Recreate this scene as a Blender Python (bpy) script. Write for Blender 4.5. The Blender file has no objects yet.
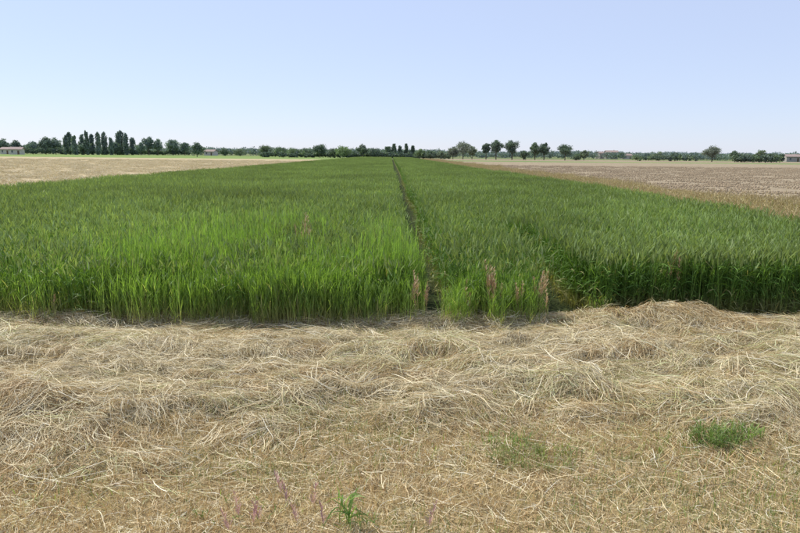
import bpy, math, numpy as np
from mathutils import Matrix, Vector, Euler
rng=np.random.default_rng(7)
S=bpy.context.scene
S.view_settings.view_transform='Standard'; S.view_settings.look='None'; S.view_settings.exposure=0
R=math.radians
# ------------------------------------------------------------ camera
EYE=2.0; F=622.0
pitch=math.atan(112/F); yaw=-R(0.91); roll=R(0.55)
cd=bpy.data.cameras.new('camera'); cam=bpy.data.objects.new('camera',cd); S.collection.objects.link(cam)
cd.sensor_width=36; cd.lens=28; cd.clip_end=12000; cd.clip_start=0.05
M=Matrix.Translation((0,0,EYE))@Matrix.Rotation(yaw,4,'Z')@Matrix.Rotation(math.pi/2-pitch,4,'X')@Matrix.Rotation(roll,4,'Z')
cam.matrix_world=M; S.camera=cam
M3=M.to_3x3()
def ray(px,py): return M3@Vector(((px-400)/F,-(py-266.5)/F,-1))
def ground_at(px,py,z=0.0):
    d=ray(px,py); t=(z-EYE)/d.z
    return d.x*t,d.y*t
def hy(px): return 150.6+px*0.00975
def ca(px): return math.cos(math.atan((px-400)/F))
def at_dist(px,D):
    d=ray(px,hy(px)); n=math.hypot(d.x,d.y)
    return d.x/n*D,d.y/n*D
# ------------------------------------------------------------ light
EL=R(53); AZ=R(-52)   # azimuth from +Y towards +X
sd=Vector((math.sin(AZ)*math.cos(EL),math.cos(AZ)*math.cos(EL),math.sin(EL)))
w=bpy.data.worlds.new('World'); S.world=w; w.use_nodes=True
nt=w.node_tree; nt.nodes.clear()
sky=nt.nodes.new('ShaderNodeTexSky'); sky.sky_type='NISHITA'; sky.sun_disc=False
sky.sun_elevation=EL; sky.sun_rotation=AZ; sky.air_density=1.0; sky.dust_density=0.2; sky.ozone_density=3.0; sky.altitude=0
hz_=nt.nodes.new('ShaderNodeVectorMath'); hz_.operation='ADD'; hz_.inputs[1].default_value=(8.9,9.9,13.4)   # bright summer haze scattered over the whole sky
nt.links.new(sky.outputs[0],hz_.inputs[0])
bg=nt.nodes.new('ShaderNodeBackground'); bg.inputs[1].default_value=0.05
wo=nt.nodes.new('ShaderNodeOutputWorld'); nt.links.new(hz_.outputs[0],bg.inputs[0]); nt.links.new(bg.outputs[0],wo.inputs[0])
sl=bpy.data.lights.new('sun','SUN'); sl.energy=5.0; sl.angle=R(0.5); sl.color=(1,0.945,0.83)
so=bpy.data.objects.new('sun',sl); so.rotation_euler=sd.to_track_quat('Z','Y').to_euler(); so.location=(-20,10,30); S.collection.objects.link(so)
# ------------------------------------------------------------ noise
class VN:
    def __init__(s,seed): s.g=np.random.default_rng(seed).random((256,256))
    def one(s,x,y):
        xi=np.floor(x).astype(int); yi=np.floor(y).astype(int); fx=x-xi; fy=y-yi
        fx=fx*fx*(3-2*fx); fy=fy*fy*(3-2*fy); g=s.g
        a=g[xi&255,yi&255]; b=g[(xi+1)&255,yi&255]; c=g[xi&255,(yi+1)&255]; d=g[(xi+1)&255,(yi+1)&255]
        return (a*(1-fx)+b*fx)*(1-fy)+(c*(1-fx)+d*fx)*fy
    def __call__(s,x,y,o=3):
        x=np.asarray(x,float)+37.3; y=np.asarray(y,float)+11.7; r=0;a=.5;t=0
        for i in range(o):
            r=r+a*s.one(x*2**i+i*17.1,y*2**i+i*5.3); t+=a; a*=.5
        return r/t
N1,N2,N3,N4,N5=[VN(i) for i in range(1,6)]
def sstep(a,b,x):
    t=np.clip((x-a)/(b-a),0,1); return t*t*(3-2*t)
# ------------------------------------------------------------ mesh helpers
class MB:
    def __init__(s): s.V=[];s.F=[];s.C=[];s.M=[];s.n=0
    def add(s,V,Fc,C,m=0):
        V=np.asarray(V,float).reshape(-1,3); Fc=np.asarray(Fc,int).reshape(-1,4); C=np.asarray(C,float).reshape(-1,3)
        s.V.append(V); s.F.append(Fc+s.n); s.C.append(C); s.M.append(np.full(len(Fc),m)); s.n+=len(V)
    def ribbons(s,P,W,side,C,m=0):
        n,k,_=P.shape
        if side.ndim==2: side=side[:,None,:]
        V=np.stack([P-side*W[...,None]/2,P+side*W[...,None]/2],2)   # n,k,2,3
        if C.ndim==2: C=np.repeat(C[:,None,:],k,1)
        CC=np.repeat(C[:,:,None,:],2,2)
        b=(np.arange(n)*k*2)[:,None]+ (np.arange(k-1)*2)[None,:]
        Fc=np.stack([b,b+1,b+3,b+2],-1)
        s.add(V,Fc,CC,m)
    def mesh(s,name,mats,smooth=False):
        V=np.concatenate(s.V);Fc=np.concatenate(s.F);C=np.concatenate(s.C);Mi=np.concatenate(s.M)
        me=bpy.data.meshes.new(name)
        me.vertices.add(len(V)); me.vertices.foreach_set('co',V.astype(np.float32).ravel())
        me.loops.add(Fc.size); me.loops.foreach_set('vertex_index',Fc.astype(np.int32).ravel())
        me.polygons.add(len(Fc)); me.polygons.foreach_set('loop_start',(np.arange(len(Fc))*4).astype(np.int32))
        for m in mats: me.materials.append(m)
        me.polygons.foreach_set('material_index',Mi.astype(np.int32))
        me.update(calc_edges=True)
        a=me.color_attributes.new('col','FLOAT_COLOR','POINT')
        a.data.foreach_set('color',np.concatenate([C,np.ones((len(C),1))],1).astype(np.float32).ravel())
        if smooth: me.polygons.foreach_set('use_smooth',np.ones(len(Fc),bool))
        return me
def obj(name,me,loc=(0,0,0),parent=None,link=True):
    o=bpy.data.objects.new(name,me); o.location=loc
    if link: S.collection.objects.link(o)
    if parent: o.parent=parent
    return o
# ------------------------------------------------------------ materials
def leafmat(name,trans=0.3,rough=0.5,spec=0.3,rv=0.25,wn=0.0,wscale=0.15,tint=(1,1,1),tw=(1.1,1.25,0.5)):
    m=bpy.data.materials.new(name); m.use_nodes=True; t=m.node_tree; n=t.nodes; L=t.links; n.clear()
    at=n.new('ShaderNodeAttribute'); at.attribute_name='col'
    oi=n.new('ShaderNodeObjectInfo'); mr=n.new('ShaderNodeMapRange'); mr.inputs[3].default_value=1-rv; mr.inputs[4].default_value=1+rv
    L.new(oi.outputs['Random'],mr.inputs[0])
    v=n.new('ShaderNodeVectorMath'); v.operation='SCALE'; L.new(at.outputs['Color'],v.inputs[0]); L.new(mr.outputs[0],v.inputs['Scale'])
    out=v.outputs[0]
    if wn>0:
        g=n.new('ShaderNodeNewGeometry'); nz=n.new('ShaderNodeTexNoise'); nz.inputs['Scale'].default_value=wscale; nz.inputs['Detail'].default_value=5
        L.new(g.outputs['Position'],nz.inputs['Vector']); m2=n.new('ShaderNodeMapRange'); m2.inputs[1].default_value=.3;m2.inputs[2].default_value=.7
        m2.inputs[3].default_value=1-wn; m2.inputs[4].default_value=1+wn; L.new(nz.outputs[0],m2.inputs[0])
        v2=n.new('ShaderNodeVectorMath'); v2.operation='SCALE'; L.new(out,v2.inputs[0]); L.new(m2.outputs[0],v2.inputs['Scale']); out=v2.outputs[0]
    v3=n.new('ShaderNodeVectorMath'); v3.operation='MULTIPLY'; L.new(out,v3.inputs[0]); v3.inputs[1].default_value=tint; out=v3.outputs[0]
    p=n.new('ShaderNodeBsdfPrincipled'); p.inputs['Roughness'].default_value=rough; p.inputs['Specular IOR Level'].default_value=spec
    L.new(out,p.inputs['Base Color'])
    tr=n.new('ShaderNodeBsdfTranslucent'); v4=n.new('ShaderNodeVectorMath'); v4.operation='MULTIPLY'; L.new(out,v4.inputs[0]); v4.inputs[1].default_value=tw
    L.new(v4.outputs[0],tr.inputs[0])
    mx=n.new('ShaderNodeMixShader'); mx.inputs[0].default_value=trans; L.new(p.outputs[0],mx.inputs[1]); L.new(tr.outputs[0],mx.inputs[2])
    o=n.new('ShaderNodeOutputMaterial'); L.new(mx.outputs[0],o.inputs[0]); return m
def groundmat(name,cols,scale=1.0,detail=8,bump=0.03,bscale=8,rough=0.95,stretch=(1,1,1),fine=None):
    m=bpy.data.materials.new(name); m.use_nodes=True; t=m.node_tree; n=t.nodes; L=t.links
    p=n['Principled BSDF']; p.inputs['Roughness'].default_value=rough; p.inputs['Specular IOR Level'].default_value=0.1
    tc=n.new('ShaderNodeTexCoord'); mp=n.new('ShaderNodeMapping'); mp.inputs['Scale'].default_value=stretch; L.new(tc.outputs['Object'],mp.inputs[0])
    nz=n.new('ShaderNodeTexNoise'); nz.inputs['Scale'].default_value=scale; nz.inputs['Detail'].default_value=detail; nz.inputs['Roughness'].default_value=.7
    L.new(mp.outputs[0],nz.inputs['Vector'])
    cr=n.new('ShaderNodeValToRGB'); e=cr.color_ramp.elements
    pos=np.linspace(.32,.68,len(cols))
    while len(e)<len(cols): e.new(.5)
    for i,c in enumerate(cols): e[i].position=pos[i]; e[i].color=(*c,1)
    L.new(nz.outputs[0],cr.inputs[0]); 
    n2=n.new('ShaderNodeTexNoise'); n2.inputs['Scale'].default_value=bscale; n2.inputs['Detail'].default_value=8; L.new(mp.outputs[0],n2.inputs['Vector'])
    m2=n.new('ShaderNodeMapRange'); m2.inputs[1].default_value=.3; m2.inputs[2].default_value=.7; m2.inputs[3].default_value=.7; m2.inputs[4].default_value=1.25; L.new(n2.outputs[0],m2.inputs[0])
    v=n.new('ShaderNodeVectorMath'); v.operation='SCALE'; L.new(cr.outputs[0],v.inputs[0]); L.new(m2.outputs[0],v.inputs['Scale']); L.new(v.outputs[0],p.inputs['Base Color'])
    b=n.new('ShaderNodeBump'); b.inputs['Strength'].default_value=1; b.inputs['Distance'].default_value=bump; L.new(n2.outputs[0],b.inputs['Height']); L.new(b.outputs[0],p.inputs['Normal'])
    return m
M_wheat=leafmat('wheat_leaf',trans=.30,rough=.5,spec=.28,rv=.16,wn=.22,wscale=.25,tw=(1.25,1.25,.5))
M_grass=leafmat('grass_leaf',trans=.45,rough=.5,spec=.3,rv=.15)
M_dry=leafmat('dry_straw',trans=.15,rough=.5,spec=.3,rv=.1,tw=(1.1,1,.7))
M_tree=leafmat('tree_leaf',trans=.2,rough=.6,spec=.2,rv=.15)
M_bark=groundmat('bark',[(.10,.08,.06),(.2,.17,.13)],scale=3,stretch=(1,1,.2))
M_ground=groundmat('countryside_ground',[(.10,.14,.05),(.16,.19,.08),(.25,.22,.12)],scale=.01)
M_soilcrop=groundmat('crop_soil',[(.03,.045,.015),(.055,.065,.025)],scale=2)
M_stub=groundmat('stubble_ground',[(.34,.28,.16),(.43,.35,.21),(.50,.42,.27)],scale=.35,bscale=5,bump=.05)
M_plough=groundmat('ploughed_soil',[(.235,.19,.125),(.295,.24,.16),(.35,.29,.20)],scale=.5,bscale=3,bump=.05)
M_verge=groundmat('verge_thatch',[(.20,.15,.07),(.30,.235,.12),(.26,.24,.10)],scale=1.5,bscale=40,bump=.01)
M_gfar=groundmat('young_crop',[(.15,.22,.06),(.22,.29,.09)],scale=.05)
M_gfar2=groundmat('meadow',[(.13,.19,.06),(.2,.24,.1),(.3,.27,.15)],scale=.03)
# ------------------------------------------------------------ ground sheets
def sheet(name,x0,x1,y0,y1,z,mat,nx=1,ny=1,hf=None):
    xs=np.linspace(x0,x1,nx+1); ys=np.linspace(y0,y1,ny+1); X,Y=np.meshgrid(xs,ys)
    Z=np.full(X.shape,z) if hf is None else z+hf(X,Y)
    V=np.stack([X,Y,Z],-1).reshape(-1,3); i=np.arange(ny)[:,None]*(nx+1)+np.arange(nx)[None,:]
    Fc=np.stack([i,i+1,i+nx+2,i+nx+1],-1)
    b=MB(); b.add(V,Fc,np.ones((len(V),3))*.3); return obj(name,b.mesh(name,[mat],smooth=True))
sheet('ground',-5000,5000,-500,6000,-.02,M_ground,40,40)
XL,XR,YF,YE=-13.3,8.6,7.2,262.0
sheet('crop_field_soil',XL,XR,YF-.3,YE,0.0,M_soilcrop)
sheet('stubble_field',-260,XL-.1,7.3,215,0.0,M_stub,200,160,lambda X,Y:.05*N1(X*1.2,Y*1.2))
sheet('distant_green_field',-420,-21,215.3,420,0.0,M_gfar)
sheet('ploughed_field',XR+1.6,300,7.3,195,0.0,M_plough,260,200,lambda X,Y:.05*N2(X*1.6,Y*1.6,3))
sheet('distant_meadow_field',XR+3,420,195.3,245,0.0,M_gfar2)
sheet('distant_bare_field',XR+3,500,245.3,330,0.0,M_plough)
# ------------------------------------------------------------ instancer
def points_obj(name,P,rot,scl,idx,coll):
    me=bpy.data.meshes.new(name); n=len(P); me.vertices.add(n); me.vertices.foreach_set('co',np.asarray(P,np.float32).ravel())
    a=me.attributes.new('rot','FLOAT_VECTOR','POINT'); a.data.foreach_set('vector',np.asarray(rot,np.float32).ravel())
    a=me.attributes.new('scl','FLOAT_VECTOR','POINT'); a.data.foreach_set('vector',np.asarray(scl,np.float32).ravel())
    a=me.attributes.new('idx','INT','POINT'); a.data.foreach_set('value',np.asarray(idx,np.int32))
    o=obj(name,me); g=bpy.data.node_groups.new(name+'_scatter','GeometryNodeTree')
    g.interface.new_socket('Geometry',in_out='INPUT',socket_type='NodeSocketGeometry'); g.interface.new_socket('Geometry',in_out='OUTPUT',socket_type='NodeSocketGeometry')
    n=g.nodes;L=g.links; gi=n.new('NodeGroupInput'); go=n.new('NodeGroupOutput')
    ip=n.new('GeometryNodeInstanceOnPoints'); ci=n.new('GeometryNodeCollectionInfo'); ci.inputs[0].default_value=coll
    ci.inputs['Separate Children'].default_value=True; ci.inputs['Reset Children'].default_value=True
    def na(nm,ty):
        q=n.new('GeometryNodeInputNamedAttribute'); q.data_type=ty; q.inputs[0].default_value=nm; return q.outputs[0]
    er=n.new('FunctionNodeEulerToRotation'); L.new(na('rot','FLOAT_VECTOR'),er.inputs[0])
    L.new(gi.outputs[0],ip.inputs['Points']); L.new(ci.outputs[0],ip.inputs['Instance']); ip.inputs['Pick Instance'].default_value=True
    L.new(na('idx','INT'),ip.inputs['Instance Index']); L.new(er.outputs[0],ip.inputs['Rotation']); L.new(na('scl','FLOAT_VECTOR'),ip.inputs['Scale'])
    L.new(ip.outputs[0],go.inputs[0])
    md=o.modifiers.new('scatter','NODES'); md.node_group=g; return o
def coll_of(name,objs):
    c=bpy.data.collections.new(name)
    for o in objs: c.objects.link(o)
    return c
# ------------------------------------------------------------ plants
def lerp(a,b,t): return a+(b-a)*t
def cereal(b,n,hx,hyy,h=.8,leaves=4,lw=.011,ll=.24,seg=4,ear=.5,base=(.36,.34,.14),green=(.105,.205,.035),top=(.15,.265,.055),hvar=.07,cut=.35,r=rng,round_=False,stemw=.004,tmax=1.0,dmax=1.3,earc=(.29,.37,.15)):
    x=r.uniform(-hx,hx,n); y=r.uniform(-hyy,hyy,n)
    if round_:
        a=r.uniform(0,6.283,n); q=np.sqrt(r.random(n)); x=hx*q*np.cos(a); y=hyy*q*np.sin(a)
    H=h*(1+r.normal(0,hvar,n)); lx,ly=r.normal(0,.05,(2,n))*h
    base=np.array(base);green=np.array(green);top=np.array(top)
    t=np.linspace(0,1,4)[None,:]
    P=np.stack([x[:,None]+lx[:,None]*t**2,y[:,None]+ly[:,None]*t**2,H[:,None]*t*.93],-1)
    az=r.uniform(0,6.283,n); side=np.stack([np.cos(az),np.sin(az),0*az],-1)
    vb=r.uniform(.7,1.3,n)
    def grad(z): # z fraction
        u=sstep(.05,cut+.1,z)[...,None]; v=sstep(.6,1,z)[...,None]
        return lerp(lerp(base,green,u),top,v)
    C=grad(np.repeat(t,n,0))*vb[:,None,None]
    b.ribbons(P,np.full((n,4),stemw)*np.array([1,1,.9,.7]),side,C)
    for k in range(leaves):
        f=np.clip((k+.6)/leaves*.88+r.normal(0,.05,n),.08,.92)
        p0=np.stack([x+lx*f**2,y+ly*f**2,H*.93*f],-1)
        a=r.uniform(0,6.283,n); L_=ll*r.uniform(.7,1.25,n); tilt=r.uniform(.12,tmax,n); dr=r.uniform(.0,dmax,n)**1.5
        s=np.linspace(0,1,seg+1)[None,:]
        hor=L_[:,None]*(np.sin(tilt)[:,None]*s+.35*dr[:,None]*s**2)
        ver=L_[:,None]*(np.cos(tilt)[:,None]*s-.75*dr[:,None]*s**2.2)
        P=np.stack([p0[:,0,None]+hor*np.cos(a)[:,None],p0[:,1,None]+hor*np.sin(a)[:,None],np.maximum(p0[:,2,None]+ver,.01)],-1)
        tw=r.normal(0,.5,n); side=np.stack([-np.sin(a)*np.cos(tw),np.cos(a)*np.cos(tw),np.sin(tw)],-1)
        prof=np.interp(np.linspace(0,1,seg+1),[0,.3,.65,1],[.6,1,.8,.06])
        W=lw*r.uniform(.7,1.2,n)[:,None]*prof[None,:]
        C=grad(np.clip(P[...,2]/H[:,None],0,1))*(vb*r.uniform(.8,1.2,n))[:,None,None]
        yel=(r.random(n)<(.35 if f.mean()<.35 else .02))[:,None,None]
        C=np.where(yel,base*1.1,C); b.ribbons(P,W,side,C)
    ne=int(n*ear)
    if ne:
        a=r.uniform(0,3.14,ne)
        s=np.linspace(0,1,4)[None,:]; el=.10*h/.8
        nod=r.uniform(0,.9,ne)[:,None]; na_=r.uniform(0,6.28,ne)[:,None]
        for da in (0,1.57):
            P=np.stack([x[:ne,None]+lx[:ne,None]*(1+.15*s)+nod*np.cos(na_)*el*s,y[:ne,None]+ly[:ne,None]*(1+.15*s)+nod*np.sin(na_)*el*s,H[:ne,None]*.93+el*s],-1)
            side=np.stack([np.cos(a+da),np.sin(a+da),0*a],-1)
            W=np.full((ne,1),.017)*np.array([[.5,1,.85,.15]])
            C=np.tile(np.array(earc),(ne,1))*r.uniform(.7,1.3,ne)[:,None]; b.ribbons(P,W,side,C)
def template(name,fn,mats,nv):
    os=[]
    for i in range(nv):
        b=MB(); fn(b); os.append(obj(name,b.mesh(name,mats),link=False))
    return coll_of(name+'_set',os)
C_tuft=template('wheat_tuft',lambda b:cereal(b,20,.15,.15,ll=.18,lw=.0125,ear=.7),[M_wheat],8)
C_patch=template('wheat_patch',lambda b:cereal(b,230,.5,.52,leaves=3,lw=.017,seg=3,ll=.17,ear=.7),[M_wheat],6)
C_fr=template('fringe_tuft',lambda b:cereal(b,24,.15,.15,h=.62,leaves=4,lw=.007,ll=.22,ear=.15,base=(.52,.48,.22),green=(.24,.35,.08),top=(.27,.40,.09),hvar=.22,tmax=.5,dmax=.6,cut=.5),[M_grass],6)
NEAR=48.0; TX=.52
# near tufts
g=.22
xs=np.arange(XL,XR,g); ys=np.arange(YF,NEAR,g); X,Y=np.meshgrid(xs,ys); X=X.ravel()+rng.uniform(-.07,.07,X.size); Y=Y.ravel()+rng.uniform(-.07,.07,Y.size)
# extra tufts added front right to deepen shade at the crop base
ne=900; X=np.r_[X,rng.uniform(2.4,XR,ne)]; Y=np.r_[Y,rng.uniform(YF,9.6,ne)]
edge=YF+.16*(N3(X*1.5,0*X)-.5)*2+np.where(X>2.05,.38+.2*N2(X*1.6,0*X),0)
tx=TX+.03*np.sin(Y*.4)
gapw=.24+.04*(N4(Y*1.1,0*Y)-.5)+.0025*Y
keep=(Y>edge)&(np.abs(X-tx)>gapw)
keep&=~((np.abs(X-2.12-.05*(Y-7))<.25)&(Y<11.5))
keep&=(X>XL+.2*N1(Y*.8,0*Y))&(X<XR-.3*N1(Y*.7,0*Y+9))
X=X[keep];Y=Y[keep];n=len(X)
hs=.90+.16*N4(X*.7,Y*.5)+.12*(N5(X*3,Y*3,1)-.5)
hs*=np.where(Y<7.7,np.where(X<2.1,.78+.25*N1(X*2.3,0*X),1.0),1)
points_obj('wheat_crop_near',np.stack([X,Y,0*X],-1),np.stack([rng.normal(0,.03,n),rng.normal(0,.03,n),rng.uniform(0,6.28,n)],-1),np.stack([1+0*X,1+0*X,hs],-1),rng.integers(0,8,n),C_tuft)
# far patches
px=[];k=0
while TX-.36-.5-k>XL+.3: px.append(TX-.36-.5-k);k+=1
k=0
while TX+.36+.5+k<XR-.3: px.append(TX+.36+.5+k);k+=1
X,Y=np.meshgrid(px,np.arange(NEAR+.4,YE,1.0)); X=X.ravel();Y=Y.ravel();n=len(X)
hs=.92+.18*N4(X*.7,Y*.5)
points_obj('wheat_crop_distant',np.stack([X,Y,0*X],-1),np.stack([0*X,0*X,rng.integers(0,2,n)*math.pi],-1),np.stack([1+0*X,1+0*X,hs],-1),rng.integers(0,6,n),C_patch)
# bright fringe at the front
n=1200; X=rng.uniform(-9,1.75,n); Y=YF-.14+rng.random(n)*.55
pr=(.12+.88*sstep(.25,.5,N2(X*1.1,0*X))*sstep(-4,-1.2,X))*np.where(X>.5,.45,1)
k=(np.abs(X-TX)>.22)&(rng.random(n)<pr); X=X[k];Y=Y[k]
n3=1300; X3=rng.uniform(-4.6,.3,n3); Y3=YF+.3+rng.random(n3)**1.6*4.5; k=(rng.random(n3)<sstep(.3,.6,N5(X3*.5,Y3*.4))*sstep(-4.6,-2,X3)); X3=X3[k];Y3=Y3[k]
h3=1.14+.12*rng.random(len(X3))
X2=rng.uniform(2.5,9,14); Y2=YF+.42+rng.uniform(-.1,.2,14); h2=rng.uniform(.2,.5,14)
hs=np.r_[(.68+.35*N4(X*1.5,Y*.8)+.4*np.clip(Y-YF,0,.6))*np.where(X>.5,.8,1),h3,h2]; X=np.r_[X,X3,X2]; Y=np.r_[Y,Y3,Y2]; n=len(X)
points_obj('field_margin_grass',np.stack([X,Y,0*X],-1),np.stack([0*X,0*X,rng.uniform(0,6.28,n)],-1),np.stack([1+0*X,1+0*X,hs],-1),rng.integers(0,6,n),C_fr)
# grassy strip right of the crop, dry grass
C_dg=template('dry_grass_tuft',lambda b:(cereal(b,55,.35,.35,h=.5,leaves=3,lw=.009,ll=.22,ear=.5,seg=3,base=(.4,.34,.17),green=(.44,.38,.17),top=(.54,.46,.23),hvar=.25,round_=True,earc=(.54,.44,.25)),cereal(b,22,.35,.35,h=.38,leaves=3,lw=.009,ll=.22,ear=0,seg=3,green=(.18,.26,.07),top=(.24,.32,.09),hvar=.25,round_=True)),[M_dry],6)
n=9000; Y=7.5+rng.random(n)**1.3*190; X=XR+rng.random(n)**1.3*6.2+.5*N1(Y*.3,0*Y)
hs=(.5+1.1*N3(X*.6,Y*.25))*np.where(X>XR+4.5,.55,1)
points_obj('dry_grass_strip',np.stack([X,Y,0*X],-1),np.stack([0*X,0*X,rng.uniform(0,6.28,n)],-1),np.stack([1+0*X,1+0*X,hs],-1),rng.integers(0,6,n),C_dg)
n=1500; Y=7.5+rng.random(n)*200; X=XL-rng.uniform(0,.6,n); hs=.3+.3*N3(X,Y*.3)
points_obj('dry_grass_edge',np.stack([X,Y,0*X],-1),np.stack([0*X,0*X,rng.uniform(0,6.28,n)],-1),np.stack([1+0*X,1+0*X,hs],-1),rng.integers(0,6,n),C_dg)
# ------------------------------------------------------------ hay
def hayline(x): # lower limit of thick hay
    return 4.15+.45*sstep(-1.6,.4,x)-.2*sstep(1.5,3,x)-.35*sstep(-1.2,-2.4,x)+.6*(N2(x*1.3,0*x)-.5)
def haymask(x,y):
    m=sstep(-.4,.4,y-hayline(x)+.8*(N5(x*2.5,y*2.5)-.5))
    thin=1-.7*np.exp(-((y-6.75)/.28)**2)*sstep(2.4,1.4,x)
    thin*=1-.55*sstep(.56,.68,N1(x*1.3+5,y*2.2+3))
    return m*thin*sstep(7.5,7.2,y)
def hz(x,y):
    m=haymask(x,y)
    r=np.abs(N1(x*.9+.3*y,y*1.8,3)-.5)*2
    z=m*(.03+.12*N2(x*1.8,y*2.6,3)**1.5+.04*(1-r)**3+.08*(N5(x*4.5,y*5.5,2)-.4))
    z+=.14*np.exp(-(((x-3.5)/1.1)**2+((y-7.1)/.35)**2))*(.5+.9*N3(x*3,y*3))
    z+=.13*np.exp(-(((x+2.6)/.75)**2+((y-4.35)/.3)**2))*(.5+N4(x*3,y*3))
    return z+.015*N4(x*4,y*4)
b=MB()
xs=np.linspace(-9,9,361); ys=np.linspace(.5,7.5,176); X,Y=np.meshgrid(xs,ys); Z=hz(X,Y)-.004
i=np.arange(175)[:,None]*361+np.arange(360)[None,:]
b.add(np.stack([X,Y,Z],-1),np.stack([i,i+1,i+362,i+361],-1),np.ones((X.size,3)))
obj('mown_verge',b.mesh('mown_verge',[M_verge],smooth=True))
sheet('verge_ground',-120,-9,-6,7.3,0.0,M_verge); sheet('verge_ground',9,120,-6,7.3,0.0,M_verge); sheet('verge_ground',-9,9,-6,.5,0.0,M_verge)
PAL=np.array([[.70,.60,.375],[.78,.70,.48],[.57,.46,.26],[.52,.48,.28],[.36,.26,.14],[.84,.79,.61]])*1.04
def strands(b,x,y,zf,lmin,lmax,wmin,wmax,k=5,lift=.05,r=rng,dirj=.6,brown=None,flow=None,stick=.08,curl=1.1,bri=1.0):
    n=len(x); L_=r.uniform(lmin,lmax,n)*r.uniform(.5,1,n)
    a=(flow(x,y) if flow is not None else r.uniform(0,6.28,n))+r.normal(0,dirj,n)+np.where(r.random(n)<.5,math.pi,0)
    cv=r.normal(0,curl,n)
    s=np.linspace(-.5,.5,k)[None,:]
    ang=a[:,None]+cv[:,None]*s+r.normal(0,.12,(n,k))
    dx=np.cos(ang)*L_[:,None]/(k-1); dy=np.sin(ang)*L_[:,None]/(k-1)
    PX=x[:,None]+np.cumsum(dx,1)-dx.sum(1)[:,None]/2; PY=y[:,None]+np.cumsum(dy,1)-dy.sum(1)[:,None]/2
    off=r.random(n)**1.6*lift; tilt=r.normal(0,stick,n)
    arc=r.normal(0,.12,n)*L_
    PZ=zf(PX,PY)+off[:,None]+.004+tilt[:,None]*L_[:,None]*s+arc[:,None]*(.25-s**2)
    PZ=np.maximum(PZ,zf(PX,PY)+.002)
    tw=r.normal(0,.6,n); side=np.stack([-np.sin(a)*np.cos(tw),np.cos(a)*np.cos(tw),np.sin(tw)],-1)
    W=r.uniform(wmin,wmax,n)[:,None]*np.interp(np.linspace(0,1,k),[0,.2,.8,1],[.6,1,.9,.3])[None,:]
    pid=r.choice(6,n,p=[.28,.22,.19,.12,.09,.10]); C=PAL[pid]*r.uniform(.7,1.15,n)[:,None]*bri
    if brown is not None:
        q=brown(x,y); C=np.where((r.random(n)<q)[:,None],C*np.array([.78,.65,.5]),C)
    gq=N5(x*1.2,y*1.5); C=np.where(((gq>.57)&(r.random(n)<.2))[:,None],C*np.array([.8,.93,.7]),C)
    b.ribbons(np.stack([PX,PY,PZ],-1),W,side,C)
def flow(x,y): return -.1+2.6*(N3(x*.7,y*.9,2)-.5)*1.4+np.round(N4(x*2.8,y*3.2,1)*4)*.55-1.1
def brown(x,y): return .55*np.exp(-(((x+2.9)/.9)**2+((y-4.3)/.35)**2))+.6*np.exp(-(((x-3.6)/1.2)**2+((y-7.1)/.35)**2))+.4*sstep(.5,.64,N1(x*1.6,y*2.6))
hb=MB()
N=260000
x=rng.uniform(-7,7,N); y=rng.uniform(3.4,7.45,N); k=(rng.random(N)<haymask(x,y)*.92+.1+.5*np.exp(-(((x-3.2)/1.5)**2+((y-7.0)/.4)**2)))&(np.abs(x)<y*.68+.8); x=x[k];y=y[k]
strands(hb,x,y,hz,.08,.36,.0018,.0042,flow=flow,brown=brown,dirj=.75,lift=.045,stick=.14,bri=.96)
# wisps: bundles of long aligned straw
NB=2400; bx=rng.uniform(-7,7,NB); by=rng.uniform(3.4,7.3,NB); kk=rng.random(NB)<haymask(bx,by)*.9+.08; bx=bx[kk];by=by[kk]
ba=flow(bx,by)+rng.normal(0,.8,len(bx))
m=14; xx=np.repeat(bx,m)+rng.normal(0,.05,len(bx)*m); yy=np.repeat(by,m)+rng.normal(0,.05,len(bx)*m); aa=np.repeat(ba,m)
strands(hb,xx,yy,hz,.2,.5,.0025,.005,k=6,flow=lambda x_,y_:aa,dirj=.3,lift=.08,stick=.16,brown=lambda x,y:.4*brown(x,y),curl=.9,bri=1.06)
# loose litter over the short stubble
N=56000; x=rng.uniform(-5,5,N); y=rng.uniform(2.3,5.2,N); strands(hb,x,y,hz,.04,.26,.0018,.004,k=4,lift=.03,dirj=2,brown=lambda x,y:.3+0*x,bri=1.0)
N=2200; x=rng.uniform(-5,5,N); y=rng.uniform(2.3,5.2,N); strands(hb,x,y,hz,.1,.4,.003,.0055,k=5,lift=.05,dirj=1.2,flow=lambda x,y:.2+0*x,bri=1.08,stick=.15)
obj('cut_hay',hb.mesh('cut_hay',[M_dry]))
# stubble
sb=MB()
N=60000; x=rng.uniform(-4.6,4.6,N); y=rng.uniform(2.3,5.0,N)
k=rng.random(N)>haymask(x,y)*.8; x=x[k];y=y[k];n=len(x)
h=rng.uniform(.02,.075,n); a=rng.uniform(0,6.28,n); lean=rng.normal(0,.5,n)*h
s=np.linspace(0,1,3)[None,:]
P=np.stack([x[:,None]+np.cos(a)[:,None]*lean[:,None]*s,y[:,None]+np.sin(a)[:,None]*lean[:,None]*s,hz(x,y)[:,None]+h[:,None]*s],-1)
a2=rng.uniform(0,6.28,n); side=np.stack([np.cos(a2),np.sin(a2),0*a2],-1)
gm=sstep(.45,.68,N5(x*1.1+3,y*1.6))*.45
C=np.where((rng.random(n)<gm)[:,None],np.array([.22,.28,.08]),np.where((rng.random(n)<.3)[:,None],np.array([.48,.33,.17]),np.array([.66,.52,.28])))*rng.uniform(.7,1.2,n)[:,None]
sb.ribbons(P,np.full((n,3),.0035)*np.array([1,.9,.6]),side,C)
obj('grass_stubble',sb.mesh('grass_stubble',[M_dry]))
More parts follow.
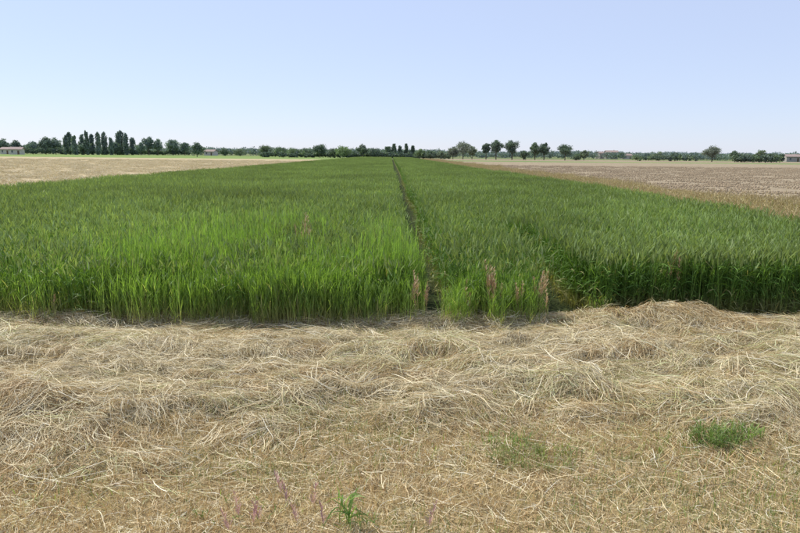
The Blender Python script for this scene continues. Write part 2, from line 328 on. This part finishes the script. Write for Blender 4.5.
# thin green regrowth showing through the hay
gb=MB()
N=16000; x=rng.uniform(-6,6,N); y=rng.uniform(3.2,7.2,N); q=(1-haymask(x,y))*sstep(.45,.6,N4(x*1.1+8,y*1.3)); q+=.9*np.exp(-((y-6.8)/.2)**2)*sstep(2.2,1.2,x)*sstep(.4,.6,N3(x,y))
k=rng.random(N)<q*.6; x=x[k];y=y[k];n=len(x); h=rng.uniform(.03,.09,n); a=rng.uniform(0,6.28,n); lean=rng.uniform(.2,1,n)*h
P=np.stack([x[:,None]+np.cos(a)[:,None]*lean[:,None]*s**1.5,y[:,None]+np.sin(a)[:,None]*lean[:,None]*s**1.5,hz(x,y)[:,None]+h[:,None]*s],-1)
gb.ribbons(P,np.full((n,3),.004)*np.array([1,.9,.2]),np.stack([-np.sin(a),np.cos(a),0*a],-1),np.array([.26,.34,.10])*rng.uniform(.7,1.2,(n,1)))
obj('green_regrowth',gb.mesh('green_regrowth',[M_grass]))
# hay either side of the view, instanced
def hp(b):
    n=2600; x=rng.uniform(-.65,.65,n); y=rng.uniform(-.65,.65,n)
    strands(b,x,y,lambda X,Y:.05*N1(X*2,Y*2)*sstep(.8,.4,np.abs(X))+.0*X,.15,.5,.003,.006,k=4,flow=lambda x,y:.2+0*x,dirj=.6)
C_hay=template('hay_patch',hp,[M_dry],4)
P=[(sx*xx,yy,0) for sx in (-1,1) for xx in np.arange(5.5,30,1.0) for yy in np.arange(4.6,7.2,.9) if xx>yy*.68+.9]
P=np.array(P)+0; n=len(P); points_obj('cut_hay_sides',P,np.stack([np.zeros(n),np.zeros(n),rng.uniform(-.4,.4,n)],-1),np.ones((n,3)),rng.integers(0,4,n),C_hay)
# stubble field left : mown residue
def sp(b):
    n=500; x=rng.uniform(-.7,.7,n); y=rng.uniform(-.7,.7,n)
    strands(b,x,y,lambda X,Y:0*X,.15,.4,.006,.012,k=3,lift=.12,dirj=2,stick=.3,bri=.85)
C_sp=template('straw_patch',sp,[M_dry],5)
n=6500; Y=12+rng.random(n)**1.5*150; X=XL-.5-rng.random(n)**1.2*110; k=N1(X*.25,Y*.25)+rng.random(n)*.3>.5; X=X[k];Y=Y[k];n=len(X)
points_obj('straw_residue',np.stack([X,Y,0*X+.02],-1),np.stack([0*X,0*X,rng.uniform(0,6.28,n)],-1),np.stack([1+0*X,1+0*X,.8+rng.random(n)],-1),rng.integers(0,5,n),C_sp)
# clods on ploughed field right
def clod(b):
    for _ in range(40):
        c=np.array([rng.uniform(-1,1),rng.uniform(-1,1),0]); r=rng.uniform(.02,.07)
        u=np.linspace(0,2*math.pi,7)[:-1]; rings=[]
        for zz,rr in ((-.3,.8),(.3,1),(.75,.55),(.9,.1)):
            rings.append(np.stack([c[0]+r*rr*np.cos(u)*rng.uniform(.7,1.3,6),c[1]+r*rr*np.sin(u)*rng.uniform(.7,1.3,6),np.full(6,r*zz)+.04],-1))
        V=np.concatenate(rings); Fq=[[j*6+i,j*6+(i+1)%6,(j+1)*6+(i+1)%6,(j+1)*6+i] for j in range(3) for i in range(6)]
        b.add(V,Fq,np.tile(np.array([.33,.26,.175])*rng.uniform(.7,1.2),(24,1)))
M_clod=leafmat('soil_clod',trans=0,rough=.95,spec=.05,rv=.1)
C_cl=template('soil_clod_patch',clod,[M_clod],5)
n=4000; Y=9+rng.random(n)**1.4*120; X=XR+4+rng.random(n)**1.2*110
points_obj('soil_clods',np.stack([X,Y,0*X],-1),np.stack([0*X,0*X,rng.uniform(0,6.28,n)],-1),np.ones((n,3)),rng.integers(0,5,n),C_cl)
# green tufts in the mown verge
def tuftobj(name,px,py,n,hh,rad,green=(.17,.26,.07),top=(.22,.32,.09),lw=.005,ear=0,base=(.3,.3,.12)):
    gx,gy=ground_at(px,py); b=MB(); cereal(b,n,rad,rad*.6,h=hh,leaves=4,lw=lw,ll=hh*.9,ear=ear,green=green,top=top,base=base,hvar=.35,round_=True,stemw=.002)
    return obj(name,b.mesh(name,[M_grass]),(gx,gy,float(hz(np.array(gx),np.array(gy)))*.6))
tuftobj('grass_tuft',718,446,130,.10,.2); tuftobj('grass_tuft',738,440,60,.07,.2); tuftobj('grass_tuft',530,462,150,.07,.3,green=(.24,.29,.1),top=(.30,.34,.13))
tuftobj('grass_tuft',505,446,50,.06,.2); tuftobj('grass_tuft',700,452,80,.06,.4,green=(.24,.29,.1),top=(.3,.34,.13))
tuftobj('grass_tuft',345,530,8,.17,.04,lw=.010,green=(.13,.24,.05)); tuftobj('grass_tuft',365,527,5,.08,.05,lw=.007); tuftobj('grass_tuft',225,515,30,.04,.3)
# ------------------------------------------------------------ weeds with panicles
def weed(b,x,y,h,col,n=3,spread=.12,z0=0,sw=.003,sk=.009,m=45):
    for i in range(n):
        az=rng.uniform(0,6.28); hh=h*rng.uniform(.72,1); t=np.linspace(0,1,6); ox,oy=rng.normal(0,.05,2)*(n>1)
        P=np.stack([x+ox+np.cos(az)*spread*hh*t**2,y+oy+np.sin(az)*spread*hh*t**2+0*t,z0+hh*t],-1)[None]
        c=np.array(col)*rng.uniform(.8,1.2); Cc=np.array([lerp(np.array([.26,.28,.11]),c,u) for u in t])[None]
        b.ribbons(P,np.full((1,6),sw),np.array([[1,0,0.]]),Cc)
        u=rng.uniform(.6,1.02,m); a=rng.uniform(0,6.28,m); L_=.09*h*(1.25-u)*rng.uniform(.4,1.6,m)
        bx=x+ox+np.cos(az)*spread*hh*u**2; by=y+oy+np.sin(az)*spread*hh*u**2; s=np.linspace(0,1,3)[None,:]
        P=np.stack([bx[:,None]+np.cos(a)[:,None]*L_[:,None]*s,by[:,None]+np.sin(a)[:,None]*L_[:,None]*s,z0+hh*u[:,None]+L_[:,None]*s*1.3],-1)
        b.ribbons(P,np.tile(np.array([[.25,1,.5]])*sk,(m,1))*rng.uniform(.5,1,m)[:,None],np.stack([-np.sin(a),np.cos(a),0*a],-1),np.tile(c,(m,1))*rng.uniform(.7,1.3,m)[:,None])
wb=MB()
for (px_,topy,D,n_) in [(301,206,9.6,4),(305,214,9.3,3),(190,252,8.2,4),(196,260,8,3),(415,270,7.1,4),(424,280,7.1,4),(490,262,7.15,6),(500,272,7.1,4),(540,268,7.15,5),(548,278,7.1,3),(670,250,7.75,4),(150,282,7.1,2),(60,288,7.1,2),(385,250,8.2,3),(470,282,7.1,3),(515,280,7.1,4),(280,284,7.1,2),(240,270,7.3,2)]:
    d=ray(px_,topy); t=D/d.y; z=EYE+d.z*t
    weed(wb,d.x*t,D,max(z,.3),(.46,.33,.20),n=n_,spread=.1,sk=.009)
obj('dock_weeds',wb.mesh('dock_weeds',[M_dry]))
wb=MB()
for (px_,topy,D) in [(240,478,2.9),(248,490,2.85),(262,480,2.9),(283,455,3.1),(290,470,3.0),(300,485,2.9),(310,470,3.0),(325,495,2.85),(425,500,2.8),(232,500,2.8)]:
    d=ray(px_,topy); t=D/d.y; z=EYE+d.z*t
    weed(wb,d.x*t,D,max(z,.12),(.50,.31,.29),n=1,spread=.2,sw=.0015,sk=.0042,m=60)
obj('flowering_grass',wb.mesh('flowering_grass',[M_dry]))
# ------------------------------------------------------------ trees
HAZE_TINT=np.array([.33,.40,.49])  # blue-grey that paints aerial haze into the distant leaf colours
def tree_into(b,x,y,h,wd,kind,col,haze,nl=None,ls=.45,trunk=True):
    col=np.array(col); 
    tr=h*.02+.08
    def tube(p0,p1,r0,r1):
        p0=np.array(p0);p1=np.array(p1); u=np.linspace(0,2*math.pi,7)[:-1]; d=p1-p0; 
        e1=np.cross(d,[0.3,1,.1]); e1/=np.linalg.norm(e1); e2=np.cross(d,e1); e2/=np.linalg.norm(e2)
        V=np.concatenate([p+rr*(np.cos(u)[:,None]*e1+np.sin(u)[:,None]*e2) for p,rr in ((p0,r0),(p1,r1))])
        b.add(V,[[i,(i+1)%6,6+(i+1)%6,6+i] for i in range(6)],np.tile([.2,.18,.15],(12,1)),1)
    n_=nl or {'poplar':34,'bush':30,'round':42}[kind]
    if trunk: tube((x,y,-.1),(x,y,h*.7),tr,tr*.35)
    per=75 if trunk else 16
    for i in range(n_):
        f=rng.random(); a=rng.uniform(0,6.28)
        if kind=='poplar':
            zc=h*(.06+.88*(i+.5)/n_); rr=wd/2*math.sqrt(max(.05,1-((zc/h-.4)/.62)**2))*.75; q=rr*math.sqrt(rng.random()); lr=wd*.24*(1 if zc<h*.8 else .6)
            lz=lr*2
        else:
            z0=.58 if kind=='round' else .48; zr=.38 if kind=='round' else .46
            ph=math.acos(rng.uniform(-.9,1)); zc=h*(z0+zr*math.cos(ph)*.85*rng.uniform(.3,1)); q=wd/2*math.sin(ph)*rng.uniform(.2,.9); lr=wd*rng.uniform(.14,.22); lz=lr*.85
        c=np.array([x+q*math.cos(a),y+q*math.sin(a),zc])
        if trunk and i%4==0: tube((x,y,min(zc*.7,h*.6)),c,tr*.35,tr*.1)
        v=rng.normal(0,1,(per,3)); v/=np.linalg.norm(v,axis=1)[:,None]; v*=rng.uniform(.3,1.1,per)[:,None]
        p=c+v*np.array([lr,lr,lz]); p[:,2]=np.where(p[:,2]>h,h-rng.random(per)*h*.12,p[:,2]); p[:,2]=np.maximum(p[:,2],.15)
        nrm=rng.normal(0,1,(per,3))+v*1.2; nrm/=np.linalg.norm(nrm,axis=1)[:,None]
        e1=np.cross(nrm,rng.normal(0,1,(per,3))); e1/=np.linalg.norm(e1,axis=1)[:,None]; e2=np.cross(nrm,e1)
        sz=ls*rng.uniform(.5,1.3,per)[:,None]*.55
        V=np.stack([p-e1*sz,p-e2*sz*.6,p+e1*sz,p+e2*sz*.6],1).reshape(-1,3)
        cl=lerp(col*rng.uniform(.65,1.35),HAZE_TINT,haze); cc=np.tile(cl,(per*4,1))
        b.add(V,np.arange(per*4).reshape(-1,4),cc,0)
DK=(.08,.125,.045); MD=(.11,.16,.055); LT=(.17,.21,.09); BR=(.17,.24,.06); PL=(.22,.24,.16)
T=[(4,138,13,'round',MD),(16,140,12,'round',DK),(33,141,16,'round',DK),(46,136,15,'round',MD),(56,137,13,'round',MD)]
for px_,tp in zip((66,71,76,82,88,93,98,104,111,118,122,127,133),(134,132,135,133,130,134,131,132,138,131,130,134,137)): T.append((px_+rng.uniform(-1,1),tp+rng.uniform(-1,1.5),rng.uniform(5,7.5),'poplar',DK if px_%2 else MD))
T+=[(141,142,10,'round',MD),(149,135,12,'round',DK),(158,138,12,'round',MD),(173,138,16,'round',MD),(185,142,11,'round',DK),(115,141,12,'round',MD),(84,140,14,'round',MD)]
for a_ in T:
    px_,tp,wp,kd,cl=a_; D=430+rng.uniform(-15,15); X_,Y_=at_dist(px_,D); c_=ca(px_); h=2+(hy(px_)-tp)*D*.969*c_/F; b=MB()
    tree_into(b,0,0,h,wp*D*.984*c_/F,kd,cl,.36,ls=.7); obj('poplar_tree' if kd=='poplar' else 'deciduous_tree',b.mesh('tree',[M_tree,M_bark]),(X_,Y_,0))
T=[(197,142,14,'bush',DK,300),(225,148,12,'bush',MD,420),(240,149,12,'bush',LT,420),(266,144,13,'round',LT,380),(280,146,14,'bush',MD,380),(293,148,16,'bush',BR,330),(306,148,16,'bush',MD,330),(320,144,15,'round',DK,310),(334,148,12,'bush',MD,310),(344,145,17,'bush',BR,300),(363,144,11,'round',MD,310),(375,146,14,'bush',DK,310),
(388,147,8,'poplar',MD,330),(394,144,5.5,'poplar',MD,330),(400,146,5,'poplar',DK,330),(406,144,5,'poplar',MD,330),(412,146,5.5,'poplar',DK,330),(420,149,12,'bush',BR,300),(431,150,12,'bush',MD,300),(441,151,10,'bush',LT,300),
(453,147,11,'round',PL,300),(463,141,17,'round',PL,300),(472,146,9,'round',LT,310),(486,141,8,'round',DK,300),(496,139,13,'round',DK,300),(512,138,15,'round',DK,300),(524,149,9,'bush',MD,310),(535,142,11,'round',MD,310),(544,142,11,'round',DK,310),(565,143,15,'round',DK,300),(584,150,9,'round',LT,320),(577,153,9,'bush',MD,320),
(712,145,17,'round',PL,320),(735,150,11,'bush',MD,320),(760,149,12,'bush',LT,330),(772,152,9,'bush',MD,330),(745,154,16,'bush',LT,330),(659,152,12,'bush',LT,340),(675,152,10,'bush',DK,340),(780,153,9,'bush',DK,340)]
for px_,tp,wp,kd,cl,D in T:
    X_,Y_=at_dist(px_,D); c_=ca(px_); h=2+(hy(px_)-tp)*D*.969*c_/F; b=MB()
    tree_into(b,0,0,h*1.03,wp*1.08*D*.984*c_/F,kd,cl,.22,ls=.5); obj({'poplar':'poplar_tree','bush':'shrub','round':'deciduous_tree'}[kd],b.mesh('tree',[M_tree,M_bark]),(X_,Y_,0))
b=MB()
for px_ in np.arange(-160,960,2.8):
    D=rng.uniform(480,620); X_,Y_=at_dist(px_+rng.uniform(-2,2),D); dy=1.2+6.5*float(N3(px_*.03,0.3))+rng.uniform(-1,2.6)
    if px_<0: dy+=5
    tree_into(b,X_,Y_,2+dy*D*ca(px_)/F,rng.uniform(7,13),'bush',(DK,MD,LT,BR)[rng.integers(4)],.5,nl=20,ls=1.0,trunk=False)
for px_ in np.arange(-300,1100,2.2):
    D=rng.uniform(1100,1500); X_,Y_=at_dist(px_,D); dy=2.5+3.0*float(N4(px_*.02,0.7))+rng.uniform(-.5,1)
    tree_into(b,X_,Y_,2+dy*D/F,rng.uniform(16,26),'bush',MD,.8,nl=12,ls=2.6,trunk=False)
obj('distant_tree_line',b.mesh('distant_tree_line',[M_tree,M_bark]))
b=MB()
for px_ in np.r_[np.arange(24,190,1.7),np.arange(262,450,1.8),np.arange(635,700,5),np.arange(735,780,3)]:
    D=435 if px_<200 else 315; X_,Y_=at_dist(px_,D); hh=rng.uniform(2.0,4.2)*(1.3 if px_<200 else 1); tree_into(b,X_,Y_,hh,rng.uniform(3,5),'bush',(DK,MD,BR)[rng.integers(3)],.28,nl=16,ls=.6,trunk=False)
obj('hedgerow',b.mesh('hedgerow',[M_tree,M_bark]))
# ------------------------------------------------------------ houses
def flat(name,c,rough=.8):
    return groundmat(name,[tuple(v*.85 for v in c),c],scale=2,bscale=6,bump=.005,rough=rough)
MW=flat('plaster',(.58,.55,.50)); MW2=flat('cream_plaster',(.44,.40,.36)); MR=flat('terracotta_tiles',(.34,.27,.24)); MG=flat('dark_window',(.14,.16,.18),.2); MDoor=flat('wood_door',(.18,.13,.09))  # house colours have some distance haze painted in
def boxv(x0,x1,y0,y1,z0,z1):
    V=[(x0,y0,z0),(x1,y0,z0),(x1,y1,z0),(x0,y1,z0),(x0,y0,z1),(x1,y0,z1),(x1,y1,z1),(x0,y1,z1)]
    return V,[(0,3,2,1),(4,5,6,7),(0,1,5,4),(1,2,6,5),(2,3,7,6),(3,0,4,7)]
def part(name,V,Fc,mat,par):
    me=bpy.data.meshes.new(name); me.from_pydata(V,[],Fc); me.materials.append(mat); o=bpy.data.objects.new(name,me); S.collection.objects.link(o); o.parent=par
def house(name,px_,D,L_,Dp,eh,rh,rz,mw):
    X_,Y_=at_dist(px_,D); e=bpy.data.objects.new(name,None); S.collection.objects.link(e); e.location=(X_,Y_,0); e.rotation_euler=(0,0,rz)
    a,d=L_/2,Dp/2
    V=[(-a,-d,-.2),(a,-d,-.2),(a,d,-.2),(-a,d,-.2),(-a,-d,eh),(a,-d,eh),(a,d,eh),(-a,d,eh),(-a,0,eh+rh),(a,0,eh+rh)]
    part('walls',V,[(0,1,5,4),(2,3,7,6),(1,2,6,9,5),(3,0,4,8,7)],mw,e)
    o=.5; k=rh/d; t=.2
    V=[(-a-o,-d-o,eh-k*o+.05),(a+o,-d-o,eh-k*o+.05),(a+o,0,eh+rh+.05),(-a-o,0,eh+rh+.05),(-a-o,d+o,eh-k*o+.05),(a+o,d+o,eh-k*o+.05)]
    V+=[(x,y,z+t) for x,y,z in V]
    part('roof',V,[(6,7,8,9),(9,8,11,10),(0,3,2,1),(3,4,5,2),(0,1,7,6),(4,10,11,5),(1,2,8,7),(2,5,11,8),(3,0,6,9),(4,3,9,10)],MR,e)
    nf=int(eh//2.6); nw=max(2,int(L_//3)); c=0
    for f in range(nf):
        for i in range(nw):
            xx=-a+(i+.5)*L_/nw; 
            if f==0 and i==nw//2: part('door',*boxv(xx-.5,xx+.5,-d-.03,-d+.05,0,2.1),MDoor,e); continue
            c+=1; part('window_%d'%c,*boxv(xx-.45,xx+.45,-d-.03,-d+.05,f*2.8+.95,f*2.8+2.2),MG,e)
    part('chimney',*boxv(a*.4,a*.4+.6,.6,1.2,eh,eh+rh+.6),MW2,e)
house('farmhouse',17,405,6,5,2.7,1.1,.2,MW); house('farmhouse',8,430,6,5,2.7,1.1,-.1,MW); house('farmhouse',211,450,7,6,2.7,1.1,-.2,MW)
house('farmhouse',601,540,7,6,4.4,1.2,.3,MW2); house('farmhouse',611,530,9,7,5.2,1.3,-.1,MW2); house('farmhouse',626,560,8,6,2.9,1.2,.2,MW); house('farmhouse',792,430,8,6,2.8,1.2,-.2,MW2)
